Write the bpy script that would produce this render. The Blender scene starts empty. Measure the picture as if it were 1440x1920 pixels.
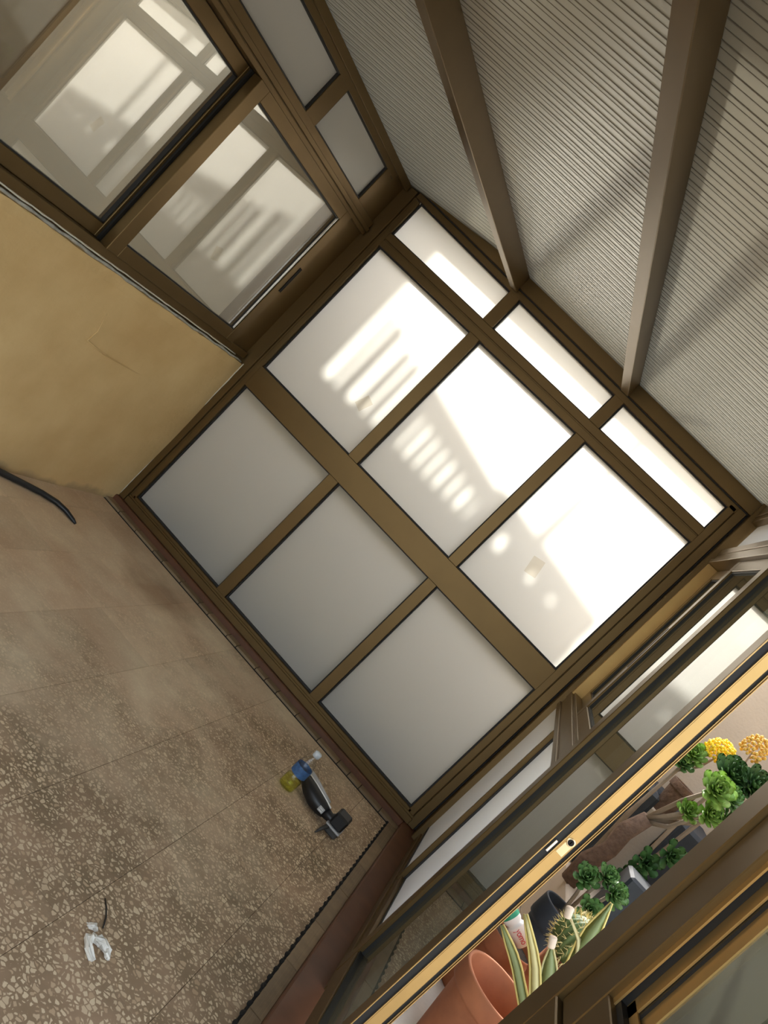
import bpy, bmesh, math, random
from mathutils import Matrix, Vector, Quaternion
random.seed(7)
scene = bpy.context.scene
COL = scene.collection

# ------------------------------------------------------------------ camera
F_PX = 1607.0
cam_d = bpy.data.cameras.new('camera'); cam = bpy.data.objects.new('camera', cam_d); COL.objects.link(cam)
cam_d.sensor_fit = 'VERTICAL'; cam_d.sensor_height = 36.0; cam_d.lens = 36.0 * F_PX / 1920.0
cam_d.clip_start = 0.02; cam_d.clip_end = 200
ya, pi_, ro = math.radians(-11.841), math.radians(-5.441), math.radians(45.098)
fw = Vector((math.sin(ya) * math.cos(pi_), math.cos(ya) * math.cos(pi_), math.sin(pi_)))
rt = Vector((math.cos(ya), -math.sin(ya), 0)); up = rt.cross(fw)
rx = math.cos(ro) * rt + math.sin(ro) * up; uy = -math.sin(ro) * rt + math.cos(ro) * up
CAM = Vector((1.771, -3.969, 1.227))
m = Matrix((rx, uy, -fw)).transposed().to_4x4(); m.translation = CAM
cam.matrix_world = m
scene.camera = cam

# ------------------------------------------------------------------ sky, sun, exposure
SUN_EL = math.radians(38); SH = Vector((-0.275, 0.961, 0)).normalized()
to_sun = Vector((SH.x * math.cos(SUN_EL), SH.y * math.cos(SUN_EL), math.sin(SUN_EL)))
world = bpy.data.worlds.new('sky'); scene.world = world; world.use_nodes = True
wn = world.node_tree.nodes; wl = world.node_tree.links
sky = wn.new('ShaderNodeTexSky'); sky.sky_type = 'NISHITA'; sky.sun_disc = False
sky.sun_elevation = SUN_EL; sky.sun_rotation = math.atan2(SH.x, SH.y); sky.dust_density = 3.0; sky.air_density = 1.0
mixs = wn.new('ShaderNodeMixRGB'); mixs.inputs[0].default_value = 0.55; mixs.inputs[2].default_value = (2.6, 2.6, 2.5, 1)
wl.new(sky.outputs[0], mixs.inputs[1])
bg = wn['Background']; wl.new(mixs.outputs[0], bg.inputs[0]); bg.inputs[1].default_value = 0.42
sun_d = bpy.data.lights.new('sun', 'SUN'); sun_d.energy = 3.3; sun_d.angle = math.radians(2.5); sun_d.color = (1.0, 0.97, 0.91)
sun = bpy.data.objects.new('sun', sun_d); COL.objects.link(sun)
sun.rotation_euler = to_sun.to_track_quat('Z', 'Y').to_euler(); sun.location = (0, 6, 8)
scene.view_settings.view_transform = 'Standard'; scene.view_settings.look = 'None'
scene.view_settings.exposure = 1.45; scene.view_settings.gamma = 1.0; scene.view_settings.use_curve_mapping = False
cy = scene.cycles
cy.max_bounces = 12; cy.diffuse_bounces = 6; cy.glossy_bounces = 6; cy.transmission_bounces = 8; cy.transparent_max_bounces = 16
cy.caustics_reflective = False; cy.caustics_refractive = False; cy.sample_clamp_indirect = 6.0; cy.use_denoising = True

# ------------------------------------------------------------------ materials
def nt(name):
    mt = bpy.data.materials.new(name); mt.use_nodes = True
    return mt, mt.node_tree.nodes, mt.node_tree.links
def N(nodes, t, **kw):
    n = nodes.new(t)
    for k, v in kw.items():
        if k.startswith('i_'): n.inputs[k[2:].replace('_', ' ')].default_value = v
        else: setattr(n, k, v)
    return n
def pbr(name, col, rough=0.5, metal=0.0, var=0.0, scale=20.0, bump=0.0, bscale=60.0, spec=0.5, obj_rand=0.0):
    mt, n, l = nt(name); b = n['Principled BSDF']
    b.inputs['Roughness'].default_value = rough; b.inputs['Metallic'].default_value = metal
    b.inputs['Specular IOR Level'].default_value = spec
    c = tuple(col) + (1,)
    b.inputs['Base Color'].default_value = c
    geo = N(n, 'ShaderNodeNewGeometry')
    if var > 0 or obj_rand > 0:
        no = N(n, 'ShaderNodeTexNoise'); no.inputs['Scale'].default_value = scale; no.inputs['Detail'].default_value = 6
        l.new(geo.outputs['Position'], no.inputs['Vector'])
        hs = N(n, 'ShaderNodeHueSaturation'); hs.inputs['Color'].default_value = c
        mr = N(n, 'ShaderNodeMapRange'); mr.inputs[1].default_value = .25; mr.inputs[2].default_value = .75
        mr.inputs[3].default_value = 1 - var; mr.inputs[4].default_value = 1 + var
        l.new(no.outputs['Fac'], mr.inputs[0])
        if obj_rand > 0:
            oi = N(n, 'ShaderNodeObjectInfo'); m2 = N(n, 'ShaderNodeMapRange')
            m2.inputs[3].default_value = 1 - obj_rand; m2.inputs[4].default_value = 1 + obj_rand
            l.new(oi.outputs['Random'], m2.inputs[0])
            mu = N(n, 'ShaderNodeMath', operation='MULTIPLY'); l.new(mr.outputs[0], mu.inputs[0]); l.new(m2.outputs[0], mu.inputs[1])
            l.new(mu.outputs[0], hs.inputs['Value'])
        else:
            l.new(mr.outputs[0], hs.inputs['Value'])
        l.new(hs.outputs[0], b.inputs['Base Color'])
    if bump > 0:
        nb = N(n, 'ShaderNodeTexNoise'); nb.inputs['Scale'].default_value = bscale; nb.inputs['Detail'].default_value = 8
        l.new(geo.outputs['Position'], nb.inputs['Vector'])
        bp = N(n, 'ShaderNodeBump'); bp.inputs['Strength'].default_value = bump; bp.inputs['Distance'].default_value = 0.01
        l.new(nb.outputs['Fac'], bp.inputs['Height']); l.new(bp.outputs[0], b.inputs['Normal'])
    return mt
def clear_glass(name, ior=1.5, tint=(1, 1, 1), rough=0.0, veil=0.0):
    mt, n, l = nt(name); n.remove(n['Principled BSDF']); out = n['Material Output']
    R0 = ((ior - 1) / (ior + 1)) ** 2
    lw = N(n, 'ShaderNodeLayerWeight'); lw.inputs[0].default_value = .5
    pw = N(n, 'ShaderNodeMath', operation='POWER'); pw.inputs[1].default_value = 5.0; l.new(lw.outputs['Facing'], pw.inputs[0])
    fr = N(n, 'ShaderNodeMath', operation='MULTIPLY_ADD'); fr.inputs[1].default_value = 1 - R0; fr.inputs[2].default_value = R0; l.new(pw.outputs[0], fr.inputs[0])
    tr = N(n, 'ShaderNodeBsdfTransparent'); tr.inputs[0].default_value = tuple(tint) + (1,)
    gl = N(n, 'ShaderNodeBsdfGlossy'); gl.inputs['Roughness'].default_value = rough
    mx = N(n, 'ShaderNodeMixShader'); l.new(fr.outputs[0], mx.inputs[0]); l.new(tr.outputs[0], mx.inputs[1]); l.new(gl.outputs[0], mx.inputs[2])
    if veil > 0:    # film of building dust on the glass
        d = N(n, 'ShaderNodeBsdfDiffuse'); d.inputs[0].default_value = (0.58, 0.47, 0.32, 1)
        t2 = N(n, 'ShaderNodeBsdfTranslucent'); t2.inputs[0].default_value = (0.58, 0.47, 0.32, 1)
        h = N(n, 'ShaderNodeMixShader'); l.new(d.outputs[0], h.inputs[1]); l.new(t2.outputs[0], h.inputs[2])
        m2 = N(n, 'ShaderNodeMixShader'); m2.inputs[0].default_value = veil; l.new(mx.outputs[0], m2.inputs[1]); l.new(h.outputs[0], m2.inputs[2]); mx = m2
    l.new(mx.outputs[0], out.inputs[0]); return mt
def frosted(name, col, refl=0.12, rough=0.35, diff=0.25, var=0.0, dcol=(0.75, 0.74, 0.70)):
    mt, n, l = nt(name); n.remove(n['Principled BSDF']); out = n['Material Output']
    t = N(n, 'ShaderNodeBsdfTranslucent'); t.inputs[0].default_value = tuple(col) + (1,)
    d = N(n, 'ShaderNodeBsdfDiffuse'); d.inputs[0].default_value = tuple(dcol) + (1,)
    g = N(n, 'ShaderNodeBsdfGlossy'); g.inputs['Roughness'].default_value = rough
    a = N(n, 'ShaderNodeMixShader'); a.inputs[0].default_value = diff; l.new(t.outputs[0], a.inputs[1]); l.new(d.outputs[0], a.inputs[2])
    fr = N(n, 'ShaderNodeFresnel'); fr.inputs[0].default_value = 1.45
    mu = N(n, 'ShaderNodeMath', operation='MULTIPLY'); mu.inputs[1].default_value = refl * 8; mu.use_clamp = True; l.new(fr.outputs[0], mu.inputs[0])
    b = N(n, 'ShaderNodeMixShader'); l.new(mu.outputs[0], b.inputs[0]); l.new(a.outputs[0], b.inputs[1]); l.new(g.outputs[0], b.inputs[2])
    l.new(b.outputs[0], out.inputs[0])
    if var > 0:
        geo = N(n, 'ShaderNodeNewGeometry'); no = N(n, 'ShaderNodeTexNoise'); no.inputs['Scale'].default_value = 3; no.inputs['Detail'].default_value = 3
        l.new(geo.outputs['Position'], no.inputs['Vector'])
        hs = N(n, 'ShaderNodeHueSaturation'); hs.inputs['Color'].default_value = tuple(col) + (1,)
        mr = N(n, 'ShaderNodeMapRange'); mr.inputs[1].default_value = .3; mr.inputs[2].default_value = .7; mr.inputs[3].default_value = 1 - var; mr.inputs[4].default_value = 1 + var
        l.new(no.outputs['Fac'], mr.inputs[0]); l.new(mr.outputs[0], hs.inputs['Value']); l.new(hs.outputs[0], t.inputs[0])
    return mt
def terrazzo():
    mt, n, l = nt('terrazzo'); b = n['Principled BSDF']; b.inputs['Roughness'].default_value = 0.55; b.inputs['Specular IOR Level'].default_value = .35
    geo = N(n, 'ShaderNodeNewGeometry'); pos = geo.outputs['Position']
    # warp so the chips are irregular
    nz = N(n, 'ShaderNodeTexNoise'); nz.inputs['Scale'].default_value = 60; l.new(pos, nz.inputs['Vector'])
    sc = N(n, 'ShaderNodeVectorMath', operation='SCALE'); sc.inputs['Scale'].default_value = 0.012; l.new(nz.outputs['Color'], sc.inputs[0])
    ad = N(n, 'ShaderNodeVectorMath', operation='ADD'); l.new(pos, ad.inputs[0]); l.new(sc.outputs[0], ad.inputs[1])
    v = N(n, 'ShaderNodeTexVoronoi'); v.feature = 'F1'; v.inputs['Scale'].default_value = 72; l.new(ad.outputs[0], v.inputs['Vector'])
    sv = N(n, 'ShaderNodeSeparateColor'); l.new(v.outputs['Color'], sv.inputs[0])
    ve = N(n, 'ShaderNodeTexVoronoi'); ve.feature = 'DISTANCE_TO_EDGE'; ve.inputs['Scale'].default_value = 72; l.new(ad.outputs[0], ve.inputs['Vector'])
    rad = N(n, 'ShaderNodeMapRange'); rad.inputs[3].default_value = 0.04; rad.inputs[4].default_value = 0.30; l.new(sv.outputs[0], rad.inputs[0])
    lt = N(n, 'ShaderNodeMath', operation='SUBTRACT'); l.new(ve.outputs['Distance'], lt.inputs[0]); l.new(rad.outputs[0], lt.inputs[1])
    ch = N(n, 'ShaderNodeMapRange'); ch.inputs[1].default_value = -0.02; ch.inputs[2].default_value = 0.05; l.new(lt.outputs[0], ch.inputs[0])
    chipc = N(n, 'ShaderNodeValToRGB'); l.new(sv.outputs[1], chipc.inputs[0])
    e = chipc.color_ramp.elements; e[0].color = (0.46, 0.315, 0.19, 1); e[1].color = (0.72, 0.58, 0.385, 1)
    m1 = e.new(0.4); m1.color = (0.60, 0.455, 0.295, 1)
    mat_n = N(n, 'ShaderNodeTexNoise'); mat_n.inputs['Scale'].default_value = 6; mat_n.inputs['Detail'].default_value = 5; l.new(pos, mat_n.inputs['Vector'])
    mat_c = N(n, 'ShaderNodeValToRGB'); l.new(mat_n.outputs['Fac'], mat_c.inputs[0])
    e = mat_c.color_ramp.elements; e[0].position = .3; e[0].color = (0.215, 0.148, 0.082, 1); e[1].position = .7; e[1].color = (0.40, 0.265, 0.165, 1)
    mx = N(n, 'ShaderNodeMixRGB'); l.new(ch.outputs[0], mx.inputs[0]); l.new(mat_c.outputs[0], mx.inputs[1]); l.new(chipc.outputs[0], mx.inputs[2])
    # plaster dust trodden over the floor, thick toward the plastered wall
    dn = N(n, 'ShaderNodeTexNoise'); dn.inputs['Scale'].default_value = 2.3; dn.inputs['Detail'].default_value = 7; dn.inputs['Roughness'].default_value = .62; l.new(pos, dn.inputs['Vector'])
    sx = N(n, 'ShaderNodeSeparateXYZ'); l.new(pos, sx.inputs[0])
    gx = N(n, 'ShaderNodeMapRange'); gx.inputs[1].default_value = 0.1; gx.inputs[2].default_value = 1.9; gx.inputs[3].default_value = 0.30; gx.inputs[4].default_value = -0.13; l.new(sx.outputs[0], gx.inputs[0])
    gy = N(n, 'ShaderNodeMapRange'); gy.inputs[1].default_value = -0.1; gy.inputs[2].default_value = -2.2; gy.inputs[3].default_value = 0.06; gy.inputs[4].default_value = -0.07; l.new(sx.outputs[1], gy.inputs[0])
    a1 = N(n, 'ShaderNodeMath', operation='ADD'); l.new(dn.outputs['Fac'], a1.inputs[0]); l.new(gx.outputs[0], a1.inputs[1])
    a2 = N(n, 'ShaderNodeMath', operation='ADD'); l.new(a1.outputs[0], a2.inputs[0]); l.new(gy.outputs[0], a2.inputs[1])
    dm = N(n, 'ShaderNodeMapRange'); dm.inputs[1].default_value = 0.40; dm.inputs[2].default_value = 0.66; dm.inputs[4].default_value = .86; l.new(a2.outputs[0], dm.inputs[0])
    dc_n = N(n, 'ShaderNodeTexNoise'); dc_n.inputs['Scale'].default_value = 5; dc_n.inputs['Detail'].default_value = 8; l.new(pos, dc_n.inputs['Vector'])
    dc = N(n, 'ShaderNodeValToRGB'); l.new(dc_n.outputs['Fac'], dc.inputs[0])
    e = dc.color_ramp.elements; e[0].position = .3; e[0].color = (0.60, 0.42, 0.275, 1); e[1].position = .72; e[1].color = (0.78, 0.64, 0.44, 1)
    mx2 = N(n, 'ShaderNodeMixRGB'); l.new(dm.outputs[0], mx2.inputs[0]); l.new(mx.outputs[0], mx2.inputs[1]); l.new(dc.outputs[0], mx2.inputs[2])
    # brown spill stain near the end kerb
    cen = N(n, 'ShaderNodeVectorMath', operation='SUBTRACT'); cen.inputs[1].default_value = (0.56, -0.44, -0.1); l.new(pos, cen.inputs[0])
    st_n = N(n, 'ShaderNodeTexNoise'); st_n.inputs['Scale'].default_value = 7; l.new(pos, st_n.inputs['Vector'])
    ln = N(n, 'ShaderNodeVectorMath', operation='LENGTH'); l.new(cen.outputs[0], ln.inputs[0])
    sa = N(n, 'ShaderNodeMath', operation='MULTIPLY_ADD'); sa.inputs[1].default_value = 0.28; l.new(st_n.outputs['Fac'], sa.inputs[0]); l.new(ln.outputs['Value'], sa.inputs[2])
    sm = N(n, 'ShaderNodeMapRange'); sm.inputs[1].default_value = 0.22; sm.inputs[2].default_value = 0.36; sm.inputs[3].default_value = 0.55; sm.inputs[4].default_value = 0.0; l.new(sa.outputs[0], sm.inputs[0])
    mx3 = N(n, 'ShaderNodeMixRGB'); mx3.inputs[2].default_value = (0.27, 0.15, 0.075, 1); l.new(sm.outputs[0], mx3.inputs[0]); l.new(mx2.outputs[0], mx3.inputs[1])
    # per-tile tone
    oi = N(n, 'ShaderNodeObjectInfo'); orr = N(n, 'ShaderNodeMapRange'); orr.inputs[3].default_value = .93; orr.inputs[4].default_value = 1.07; l.new(oi.outputs['Random'], orr.inputs[0])
    hs = N(n, 'ShaderNodeHueSaturation'); l.new(orr.outputs[0], hs.inputs['Value']); l.new(mx3.outputs[0], hs.inputs['Color'])
    l.new(hs.outputs[0], b.inputs['Base Color'])
    bp = N(n, 'ShaderNodeBump'); bp.inputs['Strength'].default_value = .12; bp.inputs['Distance'].default_value = .004; l.new(dn.outputs['Fac'], bp.inputs['Height']); l.new(bp.outputs[0], b.inputs['Normal'])
    return mt
def plaster_yellow():
    mt, n, l = nt('yellow plaster'); b = n['Principled BSDF']; b.inputs['Roughness'].default_value = 0.9; b.inputs['Specular IOR Level'].default_value = .2
    geo = N(n, 'ShaderNodeNewGeometry'); pos = geo.outputs['Position']
    n1 = N(n, 'ShaderNodeTexNoise'); n1.inputs['Scale'].default_value = 3.2; n1.inputs['Detail'].default_value = 6; l.new(pos, n1.inputs['Vector'])
    r = N(n, 'ShaderNodeValToRGB'); l.new(n1.outputs['Fac'], r.inputs[0]); e = r.color_ramp.elements
    e[0].position = .3; e[0].color = (0.66, 0.45, 0.205, 1); e[1].position = .72; e[1].color = (0.80, 0.585, 0.295, 1)
    sx = N(n, 'ShaderNodeSeparateXYZ'); l.new(pos, sx.inputs[0])
    # bare grey render and dust along the foot
    nb = N(n, 'ShaderNodeTexNoise'); nb.inputs['Scale'].default_value = 9; nb.inputs['Detail'].default_value = 6; l.new(pos, nb.inputs['Vector'])
    ma = N(n, 'ShaderNodeMath', operation='MULTIPLY_ADD'); ma.inputs[1].default_value = -0.10; l.new(nb.outputs['Fac'], ma.inputs[0]); l.new(sx.outputs[2], ma.inputs[2])
    mr = N(n, 'ShaderNodeMapRange'); mr.inputs[1].default_value = -0.145; mr.inputs[2].default_value = -0.115; mr.inputs[3].default_value = .8; mr.inputs[4].default_value = 0; l.new(ma.outputs[0], mr.inputs[0])
    mx = N(n, 'ShaderNodeMixRGB'); mx.inputs[2].default_value = (0.42, 0.30, 0.17, 1); l.new(mr.outputs[0], mx.inputs[0]); l.new(r.outputs[0], mx.inputs[1])
    l.new(mx.outputs[0], b.inputs['Base Color'])
    n2 = N(n, 'ShaderNodeTexNoise'); n2.inputs['Scale'].default_value = 45; n2.inputs['Detail'].default_value = 9; l.new(pos, n2.inputs['Vector'])
    bp = N(n, 'ShaderNodeBump'); bp.inputs['Strength'].default_value = .35; bp.inputs['Distance'].default_value = .006; l.new(n2.outputs['Fac'], bp.inputs['Height']); l.new(bp.outputs[0], b.inputs['Normal'])
    return mt
def leaf_mat(name, col, col2, tr=0.3):
    mt, n, l = nt(name); b = n['Principled BSDF']; out = n['Material Output']; b.inputs['Roughness'].default_value = .45
    oi = N(n, 'ShaderNodeObjectInfo'); mx = N(n, 'ShaderNodeMixRGB'); mx.inputs[1].default_value = tuple(col) + (1,); mx.inputs[2].default_value = tuple(col2) + (1,)
    l.new(oi.outputs['Random'], mx.inputs[0]); l.new(mx.outputs[0], b.inputs['Base Color'])
    t = N(n, 'ShaderNodeBsdfTranslucent'); l.new(mx.outputs[0], t.inputs[0])
    ms = N(n, 'ShaderNodeMixShader'); ms.inputs[0].default_value = tr; l.new(b.outputs[0], ms.inputs[1]); l.new(t.outputs[0], ms.inputs[2]); l.new(ms.outputs[0], out.inputs[0])
    return mt
M = {}
M['alu'] = pbr('bronze aluminium', (0.148, 0.094, 0.036), rough=.38, metal=.72, var=.06, scale=9)
M['alu_lit'] = pbr('bronze aluminium sunlit tint', (0.54, 0.34, 0.125), rough=.4, metal=.7, var=.08, scale=9)  # same bronze metal, with the sunlit gold look put into its colour
M['gasket'] = pbr('black rubber gasket', (0.008, 0.007, 0.006), rough=.6)
M['frost'] = frosted('frosted glass', (0.78, 0.77, 0.70), refl=.04, rough=.25, diff=.22)
M['frost_side'] = frosted('satin glass', (0.82, 0.83, 0.79), refl=.12, rough=.18, diff=.45)
M['sticker'] = clear_glass('clear sticker', 1.05, (0.97, 0.95, 0.91), veil=.05)
M['outer'] = clear_glass('clear glass skin', 1.02)
M['glass'] = clear_glass('window glass', 2.8, (0.84, 0.84, 0.80), veil=.09)
M['glass_door'] = clear_glass('door glass', 2.3, (0.36, 0.40, 0.37), veil=.04)
M['poly'] = frosted('multiwall polycarbonate', (0.140, 0.131, 0.100), refl=.05, rough=.3, diff=.5, var=.05, dcol=(.30, .255, .185))
M['polyrib'] = frosted('polycarbonate web', (0.05, 0.046, 0.036), refl=.05, rough=.3, diff=.5, dcol=(.30, .255, .185))
M['plaster'] = plaster_yellow()
M['mortar'] = pbr('grey mortar', (0.42, 0.40, 0.35), rough=.95, var=.3, scale=40, bump=.5)
M['caulk'] = pbr('white caulk', (0.75, 0.70, 0.58), rough=.7, var=.1)
M['terrazzo'] = terrazzo()
M['joint'] = pbr('floor joint', (0.16, 0.115, 0.07), rough=.95)
M['kerbtile'] = pbr('beige kerb tile', (0.25, 0.172, 0.095), rough=.55, var=.18, scale=25, obj_rand=.16)
M['red'] = pbr('red brown step paint', (0.118, 0.046, 0.021), rough=.42, var=.22, scale=12)
M['black'] = pbr('black plastic', (0.012, 0.012, 0.013), rough=.4)
M['hole'] = pbr('black hole', (0.006, 0.005, 0.004), rough=.9)
M['chrome'] = pbr('polished steel', (0.75, 0.74, 0.72), rough=.18, metal=1)
M['brass'] = pbr('nickel lock', (0.75, 0.60, 0.36), rough=.25, metal=1)
M['grey'] = pbr('grey plastic', (0.45, 0.45, 0.46), rough=.4)
M['darkgrey'] = pbr('dark grey plastic', (0.05, 0.05, 0.05), rough=.45)
M['white'] = pbr('white plastic', (0.85, 0.84, 0.80), rough=.4)
M['capblue'] = pbr('pale bottle cap', (0.62, 0.68, 0.74), rough=.4)
M['pet'] = clear_glass('clear bottle plastic', 1.5, (0.93, 0.94, 0.94))
M['label'] = pbr('blue bottle label', (0.05, 0.13, 0.30), rough=.4, var=.35, scale=90)
M['liquid'] = clear_glass('yellow green liquid', 1.2, (0.96, 0.985, 0.52))
M['paper'] = pbr('crumpled paper', (0.72, 0.68, 0.60), rough=.9, var=.12, bump=.4)
M['terracotta'] = pbr('terracotta', (0.36, 0.125, 0.05), rough=.75, var=.16, scale=14, bump=.1)
M['soil'] = pbr('soil', (0.035, 0.024, 0.016), rough=1, var=.4, bump=.8)
M['agave'] = leaf_mat('agave leaf', (0.22, 0.27, 0.10), (0.34, 0.38, 0.17), .15)
M['agave_edge'] = leaf_mat('yellow leaf margin', (0.80, 0.66, 0.22), (0.78, 0.60, 0.18), .2)
M['straw'] = leaf_mat('pale dry leaf', (0.74, 0.68, 0.38), (0.66, 0.58, 0.26), .2)
M['cork'] = pbr('pale cork', (0.72, 0.58, 0.44), rough=.9, var=.1, bump=.3)
M['cactus'] = pbr('cactus skin', (0.09, 0.14, 0.04), rough=.6, var=.2)
M['spine'] = pbr('cactus spine', (0.72, 0.58, 0.24), rough=.6)
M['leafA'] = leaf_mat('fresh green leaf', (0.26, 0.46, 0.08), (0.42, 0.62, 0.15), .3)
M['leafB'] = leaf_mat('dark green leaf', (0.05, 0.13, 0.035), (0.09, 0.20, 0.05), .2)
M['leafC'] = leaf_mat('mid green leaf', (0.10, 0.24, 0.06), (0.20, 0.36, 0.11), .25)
M['bark'] = pbr('gnarled bark', (0.17, 0.105, 0.07), rough=.95, var=.3, scale=40, bump=.7)
M['stem'] = pbr('grey stem', (0.32, 0.25, 0.18), rough=.85, var=.15, bump=.3)
M['flower'] = pbr('yellow petal', (0.90, 0.62, 0.02), rough=.7, var=.12, scale=120)
M['flower2'] = pbr('fading yellow petal', (0.62, 0.38, 0.07), rough=.8, var=.2, scale=120)
M['gwall'] = pbr('pale garden wall', (0.56, 0.47, 0.37), rough=.9, var=.07, scale=3, bump=.2)
M['court'] = pbr('court paving', (0.22, 0.21, 0.18), rough=.9, var=.12, scale=6)
M['ground'] = pbr('outdoor paving', (0.55, 0.50, 0.42), rough=.9, var=.12, scale=6, bump=.2)
M['housewall'] = pbr('house render', (0.84, 0.73, 0.55), rough=.9, var=.05, scale=4)
M['room'] = pbr('room paint', (0.24, 0.175, 0.105), rough=.95)
M['wood'] = pbr('weathered fence', (0.25, 0.17, 0.10), rough=.9, var=.2)
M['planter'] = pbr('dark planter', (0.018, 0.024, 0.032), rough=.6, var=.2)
M['redprint'] = pbr('red print', (0.62, 0.03, 0.06), rough=.5)
M['greenprint'] = pbr('green print', (0.02, 0.30, 0.16), rough=.5)
M['metalpipe'] = pbr('galvanised pipe', (0.35, 0.35, 0.35), rough=.5, metal=.6)

# ------------------------------------------------------------------ mesh helpers
LEFT = Matrix(((1, 0.079, 0, -0.075), (-0.079, 1, 0, 0), (0, 0, 1, 0), (0, 0, 0, 1)))   # (inward n, along u, z) -> world
class MB:
    def __init__(s, mat=None): s.bm = bmesh.new(); s.mx = mat
    def box(s, x0, x1, y0, y1, z0, z1):
        v = [s.bm.verts.new((x, y, z)) for z in (z0, z1) for y in (y0, y1) for x in (x0, x1)]
        for f in ((0, 2, 3, 1), (4, 5, 7, 6), (0, 1, 5, 4), (2, 6, 7, 3), (0, 4, 6, 2), (1, 3, 7, 5)): s.bm.faces.new([v[i] for i in f])
        return s
    def hexa(s, pts):   # 8 points, ordered as box
        v = [s.bm.verts.new(p) for p in pts]
        for f in ((0, 2, 3, 1), (4, 5, 7, 6), (0, 1, 5, 4), (2, 6, 7, 3), (0, 4, 6, 2), (1, 3, 7, 5)): s.bm.faces.new([v[i] for i in f])
        return s
    def lathe(s, prof, c=(0, 0, 0), seg=28, cap=True):
        rings = []
        for r, z in prof: rings.append([s.bm.verts.new((c[0] + r * math.cos(2 * math.pi * i / seg), c[1] + r * math.sin(2 * math.pi * i / seg), c[2] + z)) for i in range(seg)])
        for a, b in zip(rings, rings[1:]):
            for i in range(seg): s.bm.faces.new((a[i], a[(i + 1) % seg], b[(i + 1) % seg], b[i]))
        if cap: s.bm.faces.new(list(reversed(rings[0]))); s.bm.faces.new(rings[-1])
        return s
    def tube(s, pts, rad, seg=8, flat=1.0):
        pts = [Vector(p) for p in pts]; rad = rad if isinstance(rad, (list, tuple)) else [rad] * len(pts)
        rings = []; prev = None
        for i, p in enumerate(pts):
            t = (pts[min(i + 1, len(pts) - 1)] - pts[max(i - 1, 0)]).normalized()
            if prev is None: a = t.orthogonal().normalized()
            else: a = (prev - t * prev.dot(t)).normalized()
            prev = a; b = t.cross(a)
            rings.append([s.bm.verts.new(p + rad[i] * (math.cos(2 * math.pi * k / seg) * a + flat * math.sin(2 * math.pi * k / seg) * b)) for k in range(seg)])
        for a, b in zip(rings, rings[1:]):
            for k in range(seg): s.bm.faces.new((a[k], a[(k + 1) % seg], b[(k + 1) % seg], b[k]))
        s.bm.faces.new(list(reversed(rings[0]))); s.bm.faces.new(rings[-1]); return s
    def quad(s, a, b, c, d): s.bm.faces.new([s.bm.verts.new(p) for p in (a, b, c, d)]); return s
    def obj(s, name, mat, parent=None, bevel=0.0, smooth=False, mats=None, **props):
        if bevel: bmesh.ops.bevel(s.bm, geom=list(s.bm.edges), offset=bevel, segments=1, affect='EDGES', clamp_overlap=True)
        if s.mx is not None: s.bm.transform(s.mx)
        bmesh.ops.recalc_face_normals(s.bm, faces=list(s.bm.faces))
        me = bpy.data.meshes.new(name); s.bm.to_mesh(me); s.bm.free()
        for mm in (mats or [mat]): me.materials.append(M[mm])
        if smooth: me.polygons.foreach_set('use_smooth', [True] * len(me.polygons))
        return link(name, me, parent, **props)
def link(name, me, parent=None, **props):
    o = bpy.data.objects.new(name, me); COL.objects.link(o)
    if parent: o.parent = parent
    for k, v in props.items(): o[k] = v
    return o
def thing(name, label, cat, loc=(0, 0, 0), group=None):
    o = link(name, None); o.location = loc; o['label'] = label; o['category'] = cat
    if group: o['group'] = group
    bpy.context.view_layer.update(); return o
def struct(name, label, loc=(0, 0, 0)):
    o = link(name, None); o.location = loc; o.empty_display_size = .05; o['kind'] = 'structure'; o['label'] = label; return o
def at(o, ob):      # re-express a mesh made in world coordinates under a moved parent
    ob.data.transform(Matrix.Translation(-Vector(o.location))); return ob

def pane_back_mat(o, axis, sign):
    # the outer skin of a frosted pane is clear; only the inner face is satin
    for p in o.data.polygons:
        if p.normal[axis] * sign > 0.9: p.material_index = 1

# ================================================================== STRUCTURE
FZ = -0.10
# ------------------------------------------------------------------ floor
floor = MB().box(-0.6, 1.975, -5.2, -0.13, FZ - .12, FZ - .006).obj('floor', 'joint', kind='structure', label='dusty terrazzo floor laid in square tiles')
TS = 0.30; jx, jy = 1.53, -1.885
me_tile = None
xs = sorted([jx + k * TS for k in range(-7, 3)])
ys = sorted([jy + k * TS for k in range(-10, 8)])
shared = {}
for i in range(len(xs) - 1):
    for j in range(len(ys) - 1):
        x0, x1, y0, y1 = xs[i], xs[i + 1], ys[j], ys[j + 1]
        x0 = max(x0, -0.45); x1 = min(x1, 1.976); y1 = min(y1, -0.140); y0 = max(y0, -5.0)
        if x1 - x0 < .02 or y1 - y0 < .02: continue
        w, d = round(x1 - x0, 4), round(y1 - y0, 4)
        if (w, d) not in shared:
            g = .0005
            mb = MB().box(-w / 2 + g, w / 2 - g, -d / 2 + g, d / 2 - g, -.012, 0)
            shared[(w, d)] = mb.obj('tile', 'terrazzo', floor, bevel=.0006).data
            o = bpy.data.objects[-1] if False else [q for q in floor.children if q.data == shared[(w, d)]][0]
        else:
            o = link('tile', shared[(w, d)], floor)
        o.location = ((x0 + x1) / 2, (y0 + y1) / 2, FZ)

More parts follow.
